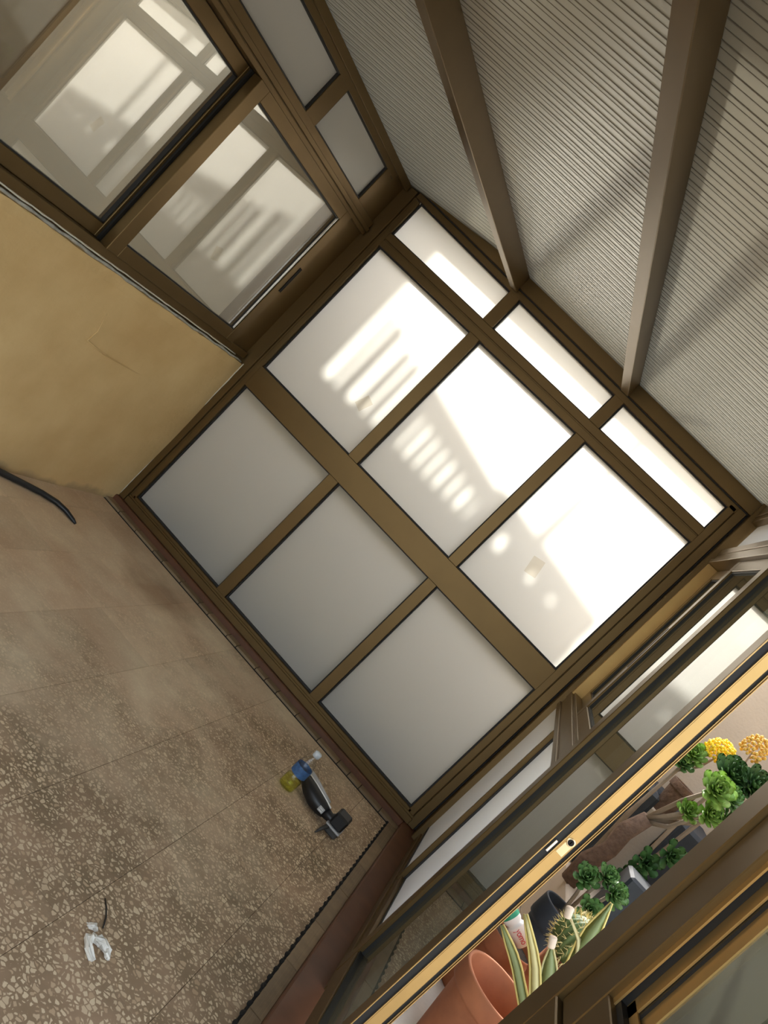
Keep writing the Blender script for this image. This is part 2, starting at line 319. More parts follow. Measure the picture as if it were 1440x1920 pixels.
# ------------------------------------------------------------------ kerbs
k1 = struct('trim_1', 'low tiled kerb with red brown step along the end wall')
def end_kerb():
    cuts = [-.12, .02, .15, .29, .36, .50, .64, .71, .85, .92, 1.06, 1.13, 1.21, 1.35, 1.50, 1.637, 1.708, 1.784, 1.919, 1.99]
    for a, b in zip(cuts, cuts[1:]):
        MB().box(a + .0018, b - .0018, -.120, -.068, FZ - .05, FZ + .009).obj('tile', 'kerbtile', k1, bevel=.0015)
    MB().box(-.14, 1.99, -.1185, -.066, FZ - .05, FZ + .004).obj('tile_bed', 'hole', k1)
    MB().box(-.14, 2.0, -.142, -.119, FZ - .03, FZ - .002).obj('shadow_strip', 'hole', k1)  # black strip painted in for the shadow line along the kerb foot
    MB().box(-.14, 2.03, -.068, .03, FZ - .05, FZ + .036).obj('step', 'red', k1, bevel=.004)
end_kerb()
k2 = struct('trim_2', 'low tiled kerb with red brown step and notched black edge along the glazed side')
def right_kerb():
    cuts = [-.068, -.125, -.412, -.695, -.97, -1.265, -1.55, -1.835, -2.12, -2.405, -2.69, -2.975, -3.26]
    for b, a in zip(cuts, cuts[1:]):
        o = MB().box(1.983, 2.030, a + .0016, b - .0016, FZ - .05, FZ + .008).obj('tile', 'kerbtile', k2, bevel=.0015)
        for q in range(4):
            xx = 1.990 + q * .0095
            MB().box(xx, xx + .0012, a + .004, b - .004, FZ + .0076, FZ + .0084).obj('groove', 'kerbtile', o)
    MB().box(1.976, 2.030, -3.3, -.12, FZ - .05, FZ + .003).obj('tile_bed', 'hole', k2)
    MB().box(2.030, 2.20, -5.0, .03, FZ - .05, FZ + .034).obj('step', 'red', k2, bevel=.004)
    me = None
    for i in range(62):
        y = -.135 - i * .0495
        if me is None:
            o = MB().lathe([(.002, -.01), (.0135, -.008), (.0135, .0035), (.011, .006), (.002, .0066)], seg=10).obj('notch', 'hole', k2, smooth=True); me = o.data
        else: o = link('notch', me, k2)
        o.scale = (.62, 1.0, 1.0); o.location = (1.9795, y, FZ + .0005); o.rotation_euler[2] = random.uniform(-.25, .25)
right_kerb()

# ------------------------------------------------------------------ end wall: bronze frame, nine frosted panes
wb = struct('wall_back', 'end wall of nine frosted panes in bronze aluminium frames')
YF = -0.036
X = [0.0, .618, .693, 1.307, 1.376, 2.0]
def topz(x): return 2.002 - .033 * x
G = .007
MB().box(-.30, -.045, -.046, .04, -.063, 2.03).box(-.045, -.030, YF + .006, .03, -.063, 2.01).box(-.032, -G, YF, .03, -.05, 2.0).obj('left_jamb', 'alu', wb, bevel=.0015)
MB().box(2.0 + G, 2.040, YF, .03, -.05, 1.96).box(2.040, 2.044, YF + .006, .03, -.05, 1.96).box(2.044, 2.084, YF - .004, .04, -.063, 1.985).obj('right_jamb', 'alu', wb, bevel=.0015)
MB().box(2.084, 2.0925, -.02, .04, -.063, 2.03).obj('gasket', 'gasket', wb)
MB().box(-.04, 2.05, -.047, .03, -.063, -.030).box(-.04, 2.05, YF - .003, .03, -.031, -.020).box(-.02, 2.02, YF, .03, -.021, -G).obj('sill_rail', 'alu', wb, bevel=.0015)
MB().box(-.009, 2.009, YF - .002, .03, .776 + G, .916 - G).obj('mid_rail', 'alu', wb, bevel=.0015)
MB().box(-.008, 2.008, YF, .03, 1.719 + G, 1.760).box(-.008, 2.008, YF + .008, .03, 1.759, 1.768).box(-.008, 2.008, YF, .03, 1.767, 1.813 - G).obj('transom', 'alu', wb, bevel=.0015)
for a, b in ((X[1], X[2]), (X[3], X[4])):
    for z0, z1 in ((0 - G - .002, .776 + G), (.916 - G, 1.719 + G)):
        MB().box(a + G, b - G, YF + .001, .03, z0, z1).obj('mullion', 'alu', wb, bevel=.0015)
    MB().box(a + G, b - G, YF + .001, .03, 1.813 - G, topz(a) + .02).obj('mullion', 'alu', wb, bevel=.0015)
def slopebox(mb, x0, x1, y0, y1, d0, d1):
    p = []
    for d in (d0, d1):
        for y in (y0, y1):
            for x in (x0, x1): p.append((x, y, topz(x) + d))
    return mb.hexa(p)
mb = MB(); slopebox(mb, -.04, 2.05, YF, .03, G, .038); mb.obj('top_rail', 'alu', wb, bevel=.0015)
mb = MB(); slopebox(mb, -.10, 2.086, -.046, .04, .036, .042); mb.obj('top_groove', 'gasket', wb)
mb = MB(); slopebox(mb, -.30, 2.20, -.060, .05, .041, .135); mb.obj('top_beam', 'alu', wb, bevel=.002)
cols = [(X[0], X[1]), (X[2], X[3]), (X[4], X[5])]
rows = [(0.0, .776), (.916, 1.719)]
def gframe(x0, x1, zb0, zt0, zt1, parent):
    w = G; y0, y1 = -.016, .012
    mb = MB()
    mb.box(x0 - w, x0, y0, y1, zb0 - w, zt0 + w).box(x1, x1 + w, y0, y1, zb0 - w, zt1 + w).box(x0, x1, y0, y1, zb0 - w, zb0)
    mb.hexa([(x0, y0, zt0), (x1, y0, zt1), (x0, y1, zt0), (x1, y1, zt1), (x0, y0, zt0 + w), (x1, y0, zt1 + w), (x0, y1, zt0 + w), (x1, y1, zt1 + w)])
    return mb.obj('gasket', 'gasket', parent)
for a, b in cols:
    for z0, z1 in rows:
        o = MB().box(a - .004, b + .004, -.003, .003, z0 - .004, z1 + .004).obj('pane', None, wb, mats=['frost', 'outer'])
        pane_back_mat(o, 1, 1); gframe(a, b, z0, z1, z1, o)
    z0 = 1.813; ta, tb = topz(a), topz(b)
    o = MB().hexa([(a - .004, -.003, z0 - .004), (b + .004, -.003, z0 - .004), (a - .004, .003, z0 - .004), (b + .004, .003, z0 - .004),
                   (a - .004, -.003, ta + .004), (b + .004, -.003, tb + .004), (a - .004, .003, ta + .004), (b + .004, .003, tb + .004)]).obj('pane', None, wb, mats=['frost', 'outer'])
    pane_back_mat(o, 1, 1); gframe(a, b, z0, ta, tb, o)

for (sx_, sz_, w_, h_, r_) in ((.49, 1.135, .050, .075, .35), (1.615, 1.165, .060, .085, -.2)):
    pn = [q for q in wb.children if q.name.startswith('pane') and min(v.co.x for v in q.data.vertices) < sx_ < max(v.co.x for v in q.data.vertices) and min(v.co.z for v in q.data.vertices) < sz_ < max(v.co.z for v in q.data.vertices)][0]
    MB(Matrix.Translation((sx_, -.0036, sz_)) @ Matrix.Rotation(r_, 4, 'Y')).box(-w_ / 2, w_ / 2, -.0003, .0003, -h_ / 2, h_ / 2).obj('sticker', 'sticker', pn)
# ------------------------------------------------------------------ left wall: yellow plaster parapet
def plaster_wall():
    mb = MB(LEFT); bm = mb.bm; nu, nz = 120, 26
    rnd = random.Random(3); grid = []
    for j in range(nz + 1):
        row = []
        for i in range(nu + 1):
            u = -5.0 + 4.965 * i / nu; z = -.16 + (1.004) * j / nz
            n = .0025 * math.sin(u * 5.3 + z * 7) + .002 * math.sin(u * 11 - z * 9)
            if j == nz: n -= .004 + rnd.uniform(0, .005); z += rnd.uniform(-.004, .003)
            row.append(bm.verts.new((n, u, z)))
        grid.append(row)
    for j in range(nz):
        for i in range(nu): bm.faces.new((grid[j][i], grid[j][i + 1], grid[j + 1][i + 1], grid[j + 1][i]))
    back = [bm.verts.new((-.22, u, z)) for u, z in ((-5, -.16), (-.035, -.16), (-.035, .846), (-5, .846))]
    bm.faces.new(back)
    bm.faces.new([*grid[nz], back[2], back[3]]); bm.faces.new([r[-1] for r in grid] + [back[2], back[1]])
    return mb.obj('wall_left', 'plaster', smooth=False, kind='structure', label='yellow plastered parapet under the sliding window')
wl_ = plaster_wall()
def mortar_bead():
    mb = MB(LEFT); rnd = random.Random(5); pts = []; rad = []
    for i in range(120):
        u = -4.9 + 4.83 * i / 119
        pts.append((-.010 + rnd.uniform(-.003, .003), u, .851 + rnd.uniform(-.003, .003))); rad.append(.0055 + rnd.uniform(-.0015, .002))
    mb.tube(pts, rad, seg=6); mb.obj('mortar_bead', 'mortar', wl_, smooth=True)
    mb = MB(LEFT); pts = [(-.014 + rnd.uniform(-.002, .002), -4.9 + 4.75 * i / 99, .865 + rnd.uniform(-.0015, .0015)) for i in range(100)]
    mb.tube(pts, .003, seg=6); mb.obj('caulk_bead', 'caulk', wl_, smooth=True)
    mb = MB(); pts = [(-.081 + rnd.uniform(-.001, .001), -.047, -.05 + .9 * i / 40) for i in range(41)]
    mb.tube(pts, .003, seg=6); mb.obj('caulk_bead', 'caulk', wl_, smooth=True)
    mb = MB(LEFT)   # raised trowel crack in the plaster
    crack = [(.001, -1.05, .70), (.0015, -1.02, .62), (.002, -1.03, .57), (.002, -.90, .552), (.0015, -.74, .55), (.001, -.62, .548), (.0005, -.52, .556)]
    mb.tube(crack, [.0015, .003, .004, .004, .004, .003, .001], seg=5, flat=.6); mb.obj('trowel_ridge', 'plaster', wl_, smooth=True)
mortar_bead()

# ------------------------------------------------------------------ left sliding window
w1 = struct('window_1', 'bronze sliding window with fanlights above the yellow parapet')
NB = -.16
MB(LEFT).box(NB, -.016, -5.0, -.06, .868, .903).obj('bottom_track', 'alu', w1, bevel=.0015)
MB(LEFT).box(NB, -.012, -5.0, -.06, 1.702, 1.722).box(NB, -.016, -5.0, -.06, 1.721, 1.726).box(NB, -.006, -5.0, -.06, 1.725, 1.745).box(NB, -.014, -5, -.06, 1.744, 1.778).obj('head_rail', 'alu', w1, bevel=.0015)
MB(LEFT).box(NB, -.034, -.252, -.044, .868, 2.06).obj('jamb', 'alu', w1, bevel=.0015)
MB(LEFT).box(NB, -.014, -5, -.2, 1.966, 1.995).box(NB, -.004, -5, -.06, 1.994, 2.03).box(-.14, -.03, -5, -.06, 2.03, 2.12).obj('top_rail', 'alu', w1, bevel=.0015)
MB(LEFT).box(NB, -.014, -.985, -.888, 1.776, 1.968).obj('fan_mullion', 'alu', w1, bevel=.0015)
MB(LEFT).box(NB, -.014, -2.65, -2.55, 1.776, 1.968).obj('fan_mullion', 'alu', w1, bevel=.0015)
MB(LEFT).box(NB, -.014, -.30, -.24, 1.776, 1.968).obj('fan_jamb', 'alu', w1, bevel=.0015)
for u0, u1 in ((-.888, -.30), (-2.55, -.985), (-4.2, -2.65)):
    o = MB(LEFT).box(-.036, -.030, u0 - .01, u1 + .01, 1.77, 1.972).obj('fanlight_pane', None, w1, mats=['frost_side', 'outer']); pane_back_mat(o, 0, -1)
    MB(LEFT).box(-.038, -.018, u0, u0 + .006, 1.778, 1.966).box(-.038, -.018, u1 - .006, u1, 1.778, 1.966).box(-.038, -.018, u0, u1, 1.960, 1.966).box(-.038, -.018, u0, u1, 1.778, 1.784).obj('gasket', 'gasket', o)
def sash(u0, u1, z0, z1, n0, n1, st, rl, par, slot=None):
    o = MB(LEFT).box(n0, n1, u0, u0 + st, z0, z1).obj('sash_stile', 'alu', par, bevel=.002)
    MB(LEFT).box(n0, n1, u1 - st, u1, z0, z1).obj('sash_stile', 'alu', par, bevel=.002)
    MB(LEFT).box(n0, n1 - .0005, u0 + st, u1 - st, z0, z0 + rl).obj('sash_rail', 'alu', par, bevel=.002)
    MB(LEFT).box(n0, n1 - .0005, u0 + st, u1 - st, z1 - rl, z1).obj('sash_rail', 'alu', par, bevel=.002)
    a, b, c, d = u0 + st, u1 - st, z0 + rl, z1 - rl
    nm = (n0 + n1) / 2 - .003
    g = MB(LEFT).box(nm - .003, nm + .003, a - .005, b + .005, c - .005, d + .005).obj('glass', 'glass', par)
    MB(LEFT).box(nm, n1 - .006, a, a + .005, c, d).box(nm, n1 - .006, b - .005, b, c, d).box(nm, n1 - .006, a, b, c, c + .005).box(nm, n1 - .006, a, b, d - .005, d).obj('gasket', 'gasket', g)
    return o
sash(-1.287, -.252, .900, 1.702, -.045, -.002, .068, .053, w1)
sash(-3.30, -1.245, .904, 1.700, -.100, -.056, .068, .053, w1)
MB(LEFT).box(-.056, -.046, -1.30, -1.285, .904, 1.70).obj('brush_seal', 'gasket', w1)
MB(LEFT).box(-.012, -.004, -.333, -.3295, .958, 1.648).obj('glazing_bead', 'chrome', w1)
MB(LEFT).box(-.004, .0008, -.279, -.259, 1.226, 1.372).obj('pull_slot', 'hole', w1, bevel=.0)

# dark house room behind the sliding window, and the tall house wall that shades the roof
wh = struct('wall_house', 'rendered house wall rising past the veranda roof')
def hw(nm, mat, *b): return MB(LEFT).box(*b).obj(nm, mat, wh)
hw('room_wall', 'room', -2.6, -2.5, -5.2, .8, -.3, 2.3); hw('room_wall', 'room', -2.6, -1.9, -5.2, -5.1, -.3, 2.3)
hw('room_floor', 'room', -2.6, -.22, -5.2, .8, -.3, -.1); hw('room_ceiling', 'room', -1.3, -.165, -5.2, .8, 2.05, 2.3)
hw('balcony_slab', 'housewall', -.46, 3.1, -5.6, -1.75, 2.62, 2.82); hw('corner_wall', 'housewall', -2.6, -.10, .10, 1.10, -.4, 4.6); hw('upper_wall', 'housewall', -.45, -.12, -5.2, .11, 2.13, 4.6)

# ------------------------------------------------------------------ roof
ce = struct('ceiling', 'ribbed translucent polycarbonate roof on bronze rafters')
def zr(x, y): return 2.108 - .030 * x + .047 * y
def lx(y): return -.10 + .079 * y
YN, YE = -5.0, .17
def sheet(fL, fR, nm):
    ny = 2
    mb = MB(); mb.quad(fL(YN), fR(YN), fR(YE), fL(YE)); sh = mb.obj(nm, 'poly', ce)
    mb = MB(); y = YE - .01; k = 0
    while y > YN:
        w = .0020 if k % 2 else .0032; h = .0010 if k % 2 else .0014
        a0, a1, b0, b1 = Vector(fL(y)), Vector(fL(y - w)), Vector(fR(y)), Vector(fR(y - w))
        dz = Vector((0, 0, -h)); u = Vector((0, 0, -.0004))
        mb.hexa([a1 + dz, b1 + dz, a0 + dz, b0 + dz, a1 + u, b1 + u, a0 + u, b0 + u])
        y -= (.030, .024, .034, .018)[k % 4]; k += 1
    mb.obj('roof_ribs', 'polyrib', sh, kind='stuff')
    return sh
sheet(lambda y: (lx(y), y, 2.033), lambda y: (.640, y, zr(.640, y)), 'roof_sheet')
sheet(lambda y: (.640, y, zr(.640, y)), lambda y: (1.343, y, zr(1.343, y)), 'roof_sheet')
sheet(lambda y: (1.343, y, zr(1.343, y)), lambda y: (2.20, y, zr(2.20, y)), 'roof_sheet')
for xa, xb, hh in ((.612, .655, .088), (1.318, 1.362, .072), ):
    mb = MB(); p = []
    for dz in (-hh, .004):
        for y in (YN, -.052):
            for x in (xa, xb): p.append((x, y, zr(x, y) + dz))
    mb.hexa(p); r = mb.obj('rafter', 'alu', ce, bevel=.002)
    mb = MB(); p = []
    for dz in (.004, .085):
        for y in (YN, YE):
            for x in (xa - .004, xb + .004): p.append((x, y, zr(x, y) + dz))
    mb.hexa(p); mb.obj('cap_strip', 'alu', r)
# eave flashing outside the end wall (throws the shade band on the top panes)
mb = MB(); mb.hexa([(-.10, .05, 2.10), (2.25, .05, 2.04), (-.10, .245, 2.10), (2.25, .185, 2.04), (-.10, .05, 2.17), (2.25, .05, 2.10), (-.10, .245, 2.17), (2.25, .185, 2.10)])
mb.obj('eave_flashing', 'alu', ce)

# ------------------------------------------------------------------ right side: fixed lights and sliding window
wr = struct('wall_right', 'bronze framed glazed side with low satin panes next to the end wall')
XR = 2.113
MB().box(2.0935, XR + .06, -.115, .04, -.066, 2.06).obj('corner_post', 'alu', wr, bevel=.002)
MB().box(XR, XR + .06, -1.50, -.115, -.066, -.020).box(XR + .008, XR + .06, -1.5, -.115, -.021, .022).obj('sill_rail', 'alu', wr, bevel=.0015)
MB().box(XR - .004, XR + .06, -1.50, -.115, .815, .838).box(XR + .004, XR + .06, -1.5, -.115, .837, .868).box(XR, XR + .06, -1.5, -.115, .867, .90).obj('mid_rail', 'alu', wr, bevel=.0015)
MB().box(XR, XR + .024, -.742, -.722, .0, .82).obj('mullion', 'alu', wr, bevel=.001)
MB().box(XR + .018, XR + .026, -.752, -.742, .02, .816).obj('gasket', 'gasket', wr)
for u0, u1, xg in ((-.722, -.13, .006), (-1.49, -.742, .026)):
    o = MB().box(XR + xg, XR + xg + .006, u0 - .005, u1 + .005, .012, .822).obj('pane', None, wr, mats=['frost_side', 'outer']); pane_back_mat(o, 0, 1)
    MB().box(XR + xg - .004, XR + xg, u0, u1, .022, .030).box(XR + xg - .004, XR + xg, u0, u1, .808, .815).obj('gasket', 'gasket', o)
MB().box(XR, XR + .06, -1.545, -1.49, -.066, 2.03).obj('door_post', 'alu', wr, bevel=.0015)
w2 = struct('window_2', 'bronze sliding window in the glazed side above the satin panes')
MB().box(XR - .004, XR + .085, -5.0, -.115, 1.70, 1.722).box(XR + .004, XR + .085, -5, -.115, 1.721, 1.752).box(XR, XR + .085, -5, -.115, 1.751, 1.782).obj('head_rail', 'alu', w2, bevel=.0015)
MB().box(XR, XR + .085, -5.0, -.115, 1.945, 1.975).box(XR - .006, XR + .085, -5.0, -.115, 1.974, 2.06).obj('top_rail', 'alu', w2, bevel=.0015)
MB().box(XR + .002, XR + .10, -.135, -.114, .90, 1.70).obj('jamb', 'alu_lit', w2, bevel=.0015)
MB().box(XR + .012, XR + .10, -1.5, -.115, .895, .912).obj('bottom_track', 'alu', w2, bevel=.001)
for u0, u1 in ((-1.5, -.135), (-4.9, -1.52)):
    o = MB().box(XR + .030, XR + .036, u0, u1, 1.775, 1.95).obj('fanlight_pane', None, w2, mats=['frost_side', 'outer']); pane_back_mat(o, 0, 1)
def rsash(y0, y1, z0, z1, x0, x1, st, rl, par):
    MB().box(x0, x1, y0, y0 + st, z0, z1).obj('sash_stile', 'alu', par, bevel=.002)
    MB().box(x0, x1, y1 - st, y1, z0, z1).obj('sash_stile', 'alu', par, bevel=.002)
    MB().box(x0, x1, y0 + st, y1 - st, z0, z0 + rl).obj('sash_rail', 'alu', par, bevel=.002)
    MB().box(x0, x1, y0 + st, y1 - st, z1 - rl, z1).obj('sash_rail', 'alu', par, bevel=.002)
    a, b, c, d = y0 + st, y1 - st, z0 + rl, z1 - rl; xm = (x0 + x1) / 2
    g = MB().box(xm - .003, xm + .003, a - .004, b + .004, c - .004, d + .004).obj('glass', 'glass_door', par)
    MB().box(x0 + .006, xm, a, a + .006, c, d).box(x0 + .006, xm, b - .006, b, c, d).box(x0 + .006, xm, a, b, c, c + .006).box(x0 + .006, xm, a, b, d - .006, d).obj('gasket', 'gasket', g)
rsash(-.80, -.14, .912, 1.70, XR + .048, XR + .078, .06, .05, w2)
rsash(-1.49, -.74, .912, 1.70, XR + .012, XR + .042, .06, .05, w2)
MB().box(XR + .0105, XR + .013, -.775, -.765, 1.16, 1.36).obj('pull_slot', 'hole', w2, bevel=.001)

# ------------------------------------------------------------------ door leaf
d1 = struct('door_1', 'bronze glazed door leaf with its sunlit lock edge')
DX0, DX1 = 2.097, 2.147
ZB, ZT = .004, 1.985
MB().box(DX0, DX1, -1.560, -1.492, ZB, ZT).obj('hinge_stile', 'alu', d1, bevel=.002)
MB().box(DX0, DX1 - .004, -2.236, -2.172, ZB, ZT).obj('lock_stile', 'alu', d1, bevel=.002)
MB().box(DX0 + .001, DX1, -2.172, -1.56, ZB, ZB + .086).obj('bottom_rail', 'alu', d1, bevel=.002)
MB().box(DX0 + .001, DX1, -2.172, -1.56, ZT - .07, ZT).obj('top_rail', 'alu', d1, bevel=.002)
g = MB().box(DX0 + .022, DX0 + .028, -2.178, -1.554, ZB + .08, ZT - .064).obj('glass', 'glass_door', d1)
MB().box(DX0 + .012, DX0 + .022, -1.563, -1.560, ZB + .086, ZT - .07).box(DX0 + .006, DX0 + .022, -2.172, -2.166, ZB + .086, ZT - .07).box(DX0 + .006, DX0 + .022, -2.172, -1.56, ZB + .086, ZB + .092).obj('gasket', 'gasket', g)
# profile of the lock edge that faces the room
ed = -2.236
MB().box(DX0 + .0005, DX0 + .0022, ed - .006, ed + .002, ZB, ZT).obj('edge_lip', 'alu_lit', d1)
MB().box(DX0 + .0025, DX0 + .0165, ed - .0015, ed + .004, ZB, ZT).obj('edge_seal', 'gasket', d1)
MB().box(DX0 + .0165, DX0 + .0185, ed - .007, ed + .002, ZB, ZT).obj('edge_lip', 'alu_lit', d1)
MB().box(DX0 + .0190, DX0 + .0400, ed - .004, ed + .002, ZB, ZT).obj('edge_face', 'alu_lit', d1, bevel=.0008)
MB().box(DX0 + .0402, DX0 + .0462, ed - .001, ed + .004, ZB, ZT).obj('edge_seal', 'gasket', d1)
MB().box(DX0 + .0462, DX0 + .0475, ed - .007, ed + .002, ZB, ZT).box(DX0 + .0495, DX0 + .0508, ed - .010, ed + .002, ZB, ZT).obj('edge_lip', 'alu_lit', d1)
mb = MB(Matrix.Translation((DX0 + .0295, ed - .004, .878)) @ Matrix.Rotation(math.pi / 2, 4, 'X'))
mb.lathe([(.0001, 0), (.0088, 0), (.0088, .0016), (.0075, .0022), (.0001, .0022)], seg=24); cyl = mb.obj('lock_cylinder', 'brass', d1)
mb = MB(Matrix.Translation((DX0 + .0295, ed - .0062, .878)) @ Matrix.Rotation(math.pi / 2, 4, 'X')); mb.lathe([(.0052, -.0006), (.0064, -.0006), (.0064, .0006), (.0052, .0006)], seg=24); mb.obj('lock_ring', 'hole', cyl)
MB().box(DX0 + .0287, DX0 + .0303, ed - .0068, ed - .006, .874, .8815).obj('keyhole', 'hole', cyl)
MB().box(DX0 + .0215, DX0 + .0375, ed - .0052, ed - .0038, .845, .872).obj('lock_tab', 'brass', d1, bevel=.0004)
MB().box(DX0 + .007, DX0 + .0125, ed - .008, ed + .002, .832, .862).obj('latch_bolt', 'chrome', d1, bevel=.0008)
MB().box(DX0 + .0012, DX0 + .0025, ed - .004, ed + .01, .66, 1.02).obj('lock_plate', 'black', d1)

# ------------------------------------------------------------------ near glazed section beside the opening
w3 = struct('window_3', 'near bronze framed window beside the door opening')
MB().box(2.113, 2.175, -2.868, -2.80, -.066, 2.02).obj('post', 'alu', w3, bevel=.002)
MB().box(2.113, 2.175, -5.0, -2.868, .79, .866).obj('mid_rail', 'alu', w3, bevel=.002)
MB().box(2.121, 2.160, -2.950, -2.8705, .868, 1.70).obj('sash_stile', 'alu', w3, bevel=.0015)
MB().box(2.122, 2.160, -4.40, -2.950, .868, .938).obj('sash_rail', 'alu', w3, bevel=.0015)
MB().box(2.1290, 2.1315, -2.962, -2.945, .930, 1.70).obj('bead_lip', 'alu_lit', w3)
MB().box(2.132, 2.141, -2.958, -2.945, .934, 1.70).box(2.132, 2.141, -4.4, -2.95, .934, .946).obj('gasket', 'gasket', w3)
MB().box(2.1412, 2.1440, -2.985, -2.945, .945, 1.70).box(2.1412, 2.144, -4.4, -2.96, .94, .958).obj('bead_lip', 'alu_lit', w3)
MB().box(2.1445, 2.148, -2.99, -2.945, .945, 1.70).obj('gasket', 'gasket', w3)
MB().box(2.148, 2.1505, -3.02, -2.945, .95, 1.70).obj('bead_lip', 'alu_lit', w3)
MB().box(2.150, 2.155, -4.38, -2.95, .93, 1.70).obj('glass', 'glass_door', w3)
o = MB().box(2.14, 2.146, -4.9, -2.87, .0, .79).obj('pane', None, w3, mats=['frost_side', 'outer']); pane_back_mat(o, 0, 1)

# ================================================================== THINGS ON THE FLOOR
# bottle
bx, by = 1.585, -.735
bt = thing('plastic_bottle', 'clear plastic bottle with blue label and yellow-green liquid standing on the floor', 'bottle', (bx, by, FZ))
at(bt, MB().lathe([(.033, .0), (.036, .004), (.036, .06), (.0345, .063), (.0345, .11), (.035, .115), (.031, .132), (.0140, .160), (.0140, .170)], c=(bx, by, FZ), cap=False).obj('bottle_body', 'pet', bt, smooth=True))
at(bt, MB().lathe([(.032, .002), (.0345, .006), (.0345, .050), (.0001, .0502)], c=(bx, by, FZ)).obj('liquid', 'liquid', bt, smooth=True))
at(bt, MB().lathe([(.0358, .070), (.0358, .110)], c=(bx, by, FZ), cap=False).obj('label_band', 'label', bt, smooth=True))
at(bt, MB().lathe([(.0001, .166), (.0155, .166), (.0158, .184), (.013, .187), (.0001, .187)], c=(bx, by, FZ)).obj('cap', 'capblue', bt, smooth=True))
# handheld tool
tl = thing('handheld_tool', 'black and grey handheld power tool lying beside the plastic bottle', 'power tool', (1.74, -.58, FZ))
body = [(1.606, -.545, FZ + .052), (1.632, -.560, FZ + .046), (1.672, -.580, FZ + .040), (1.715, -.597, FZ + .036), (1.752, -.606, FZ + .036), (1.775, -.608, FZ + .036)]
at(tl, MB().tube(body, [.010, .025, .034, .036, .032, .025], seg=16).obj('body', 'black', tl, smooth=True))
strip = [(x + .006, y + .022, z + .020) for x, y, z in body]
at(tl, MB().tube(strip[:-1], [.006, .016, .021, .021, .016], seg=10, flat=.7).obj('top_cover', 'grey', tl, smooth=True))
line = [(x + .002, y + .002, z + r) for (x, y, z), r in zip(body, (.012, .024, .032, .035, .031, .026))]
at(tl, MB().tube(line, .004, seg=6).obj('light_stripe', 'white', tl, smooth=True))
at(tl, MB().tube([(1.768, -.607, FZ + .036), (1.800, -.606, FZ + .036), (1.818, -.602, FZ + .040)], [.023, .019, .030], seg=12).obj('neck', 'black', tl, smooth=True))
at(tl, MB().box(1.806, 1.868, -.640, -.560, FZ + .030, FZ + .088).obj('battery_block', 'black', tl, bevel=.008))
at(tl, MB().box(1.802, 1.872, -.648, -.556, FZ + .024, FZ + .032).obj('battery_rim', 'grey', tl, bevel=.003))
at(tl, MB().box(1.806, 1.870, -.650, -.560, FZ + .001, FZ + .024).obj('battery_base', 'darkgrey', tl, bevel=.006))
at(tl, MB().tube([(1.815, -.640, FZ + .018), (1.806, -.690, FZ + .014), (1.800, -.735, FZ + .008)], [.013, .009, .004], seg=8, flat=.6).obj('nose', 'darkgrey', tl, smooth=True))
at(tl, MB().box(1.742, 1.768, -.6385, -.634, FZ + .030, FZ + .052).obj('badge', 'grey', tl, bevel=.001))
at(tl, MB().box(1.747, 1.763, -.640, -.6378, FZ + .035, FZ + .038).box(1.747, 1.763, -.640, -.6378, FZ + .044, FZ + .047).obj('badge_mark', 'white', tl))
for ch in tl.children: ch.data.transform(Matrix.Translation((-.012, -.085, 0)) @ Matrix.Translation((0, 0, 0)))
# black hose
hz = thing('black_hose', 'length of black hose lying at the foot of the yellow wall', 'hose', (.0, -.75, FZ))
at(hz, MB().tube([(-.30, -1.30, FZ + .016), (-.20, -1.10, FZ + .016), (-.105, -.92, FZ + .015), (-.06, -.82, FZ + .014), (-.015, -.735, FZ + .014), (.035, -.675, FZ + .014), (.085, -.655, FZ + .013), (.135, -.652, FZ + .009), (.155, -.652, FZ + .006)],
        [.015, .015, .014, .0135, .013, .0125, .0115, .009, .005], seg=12).obj('hose_tube', 'black', hz, smooth=True))
# crumpled paper
def crumple(pts, rads, seed, name, par):
    rnd = random.Random(seed); mb = MB(); mb.tube(pts, rads, seg=10)
    bmesh.ops.subdivide_edges(mb.bm, edges=list(mb.bm.edges), cuts=1)
    for v in mb.bm.verts:
        v.co += Vector((rnd.uniform(-1, 1), rnd.uniform(-1, 1), rnd.uniform(-1, 1))) * .0040; v.co.z = max(v.co.z, FZ + .0008)
    return at(par, mb.obj(name, 'paper', par))
p1 = thing('crumpled_paper', 'crumpled white paper twist curled like a horseshoe on the terrazzo', 'paper', (1.625, -2.16, FZ))
crumple([(1.648, -2.192, FZ + .005), (1.622, -2.184, FZ + .009), (1.606, -2.166, FZ + .010), (1.612, -2.148, FZ + .010), (1.632, -2.137, FZ + .010), (1.653, -2.140, FZ + .008), (1.668, -2.150, FZ + .005)], [.004, .008, .010, .009, .010, .008, .004], 4, 'paper_twist', p1)
p2 = thing('paper_scrap', 'small pale paper scrap beside the crumpled paper twist', 'paper', (1.588, -2.115, FZ))
crumple([(1.578, -2.128, FZ + .003), (1.590, -2.120, FZ + .005), (1.601, -2.117, FZ + .003)], [.004, .009, .004], 9, 'paper_flake', p2)
st = thing('black_wire', 'short black wire offcut beside the crumpled paper', 'wire', (1.58, -2.05, FZ))
at(st, MB().tube([(1.552, -2.022, FZ + .002), (1.572, -2.040, FZ + .0022), (1.590, -2.062, FZ + .002), (1.606, -2.094, FZ + .0018)], [.0014, .002, .002, .0014], seg=6).obj('wire_strand', 'black', st, smooth=True))

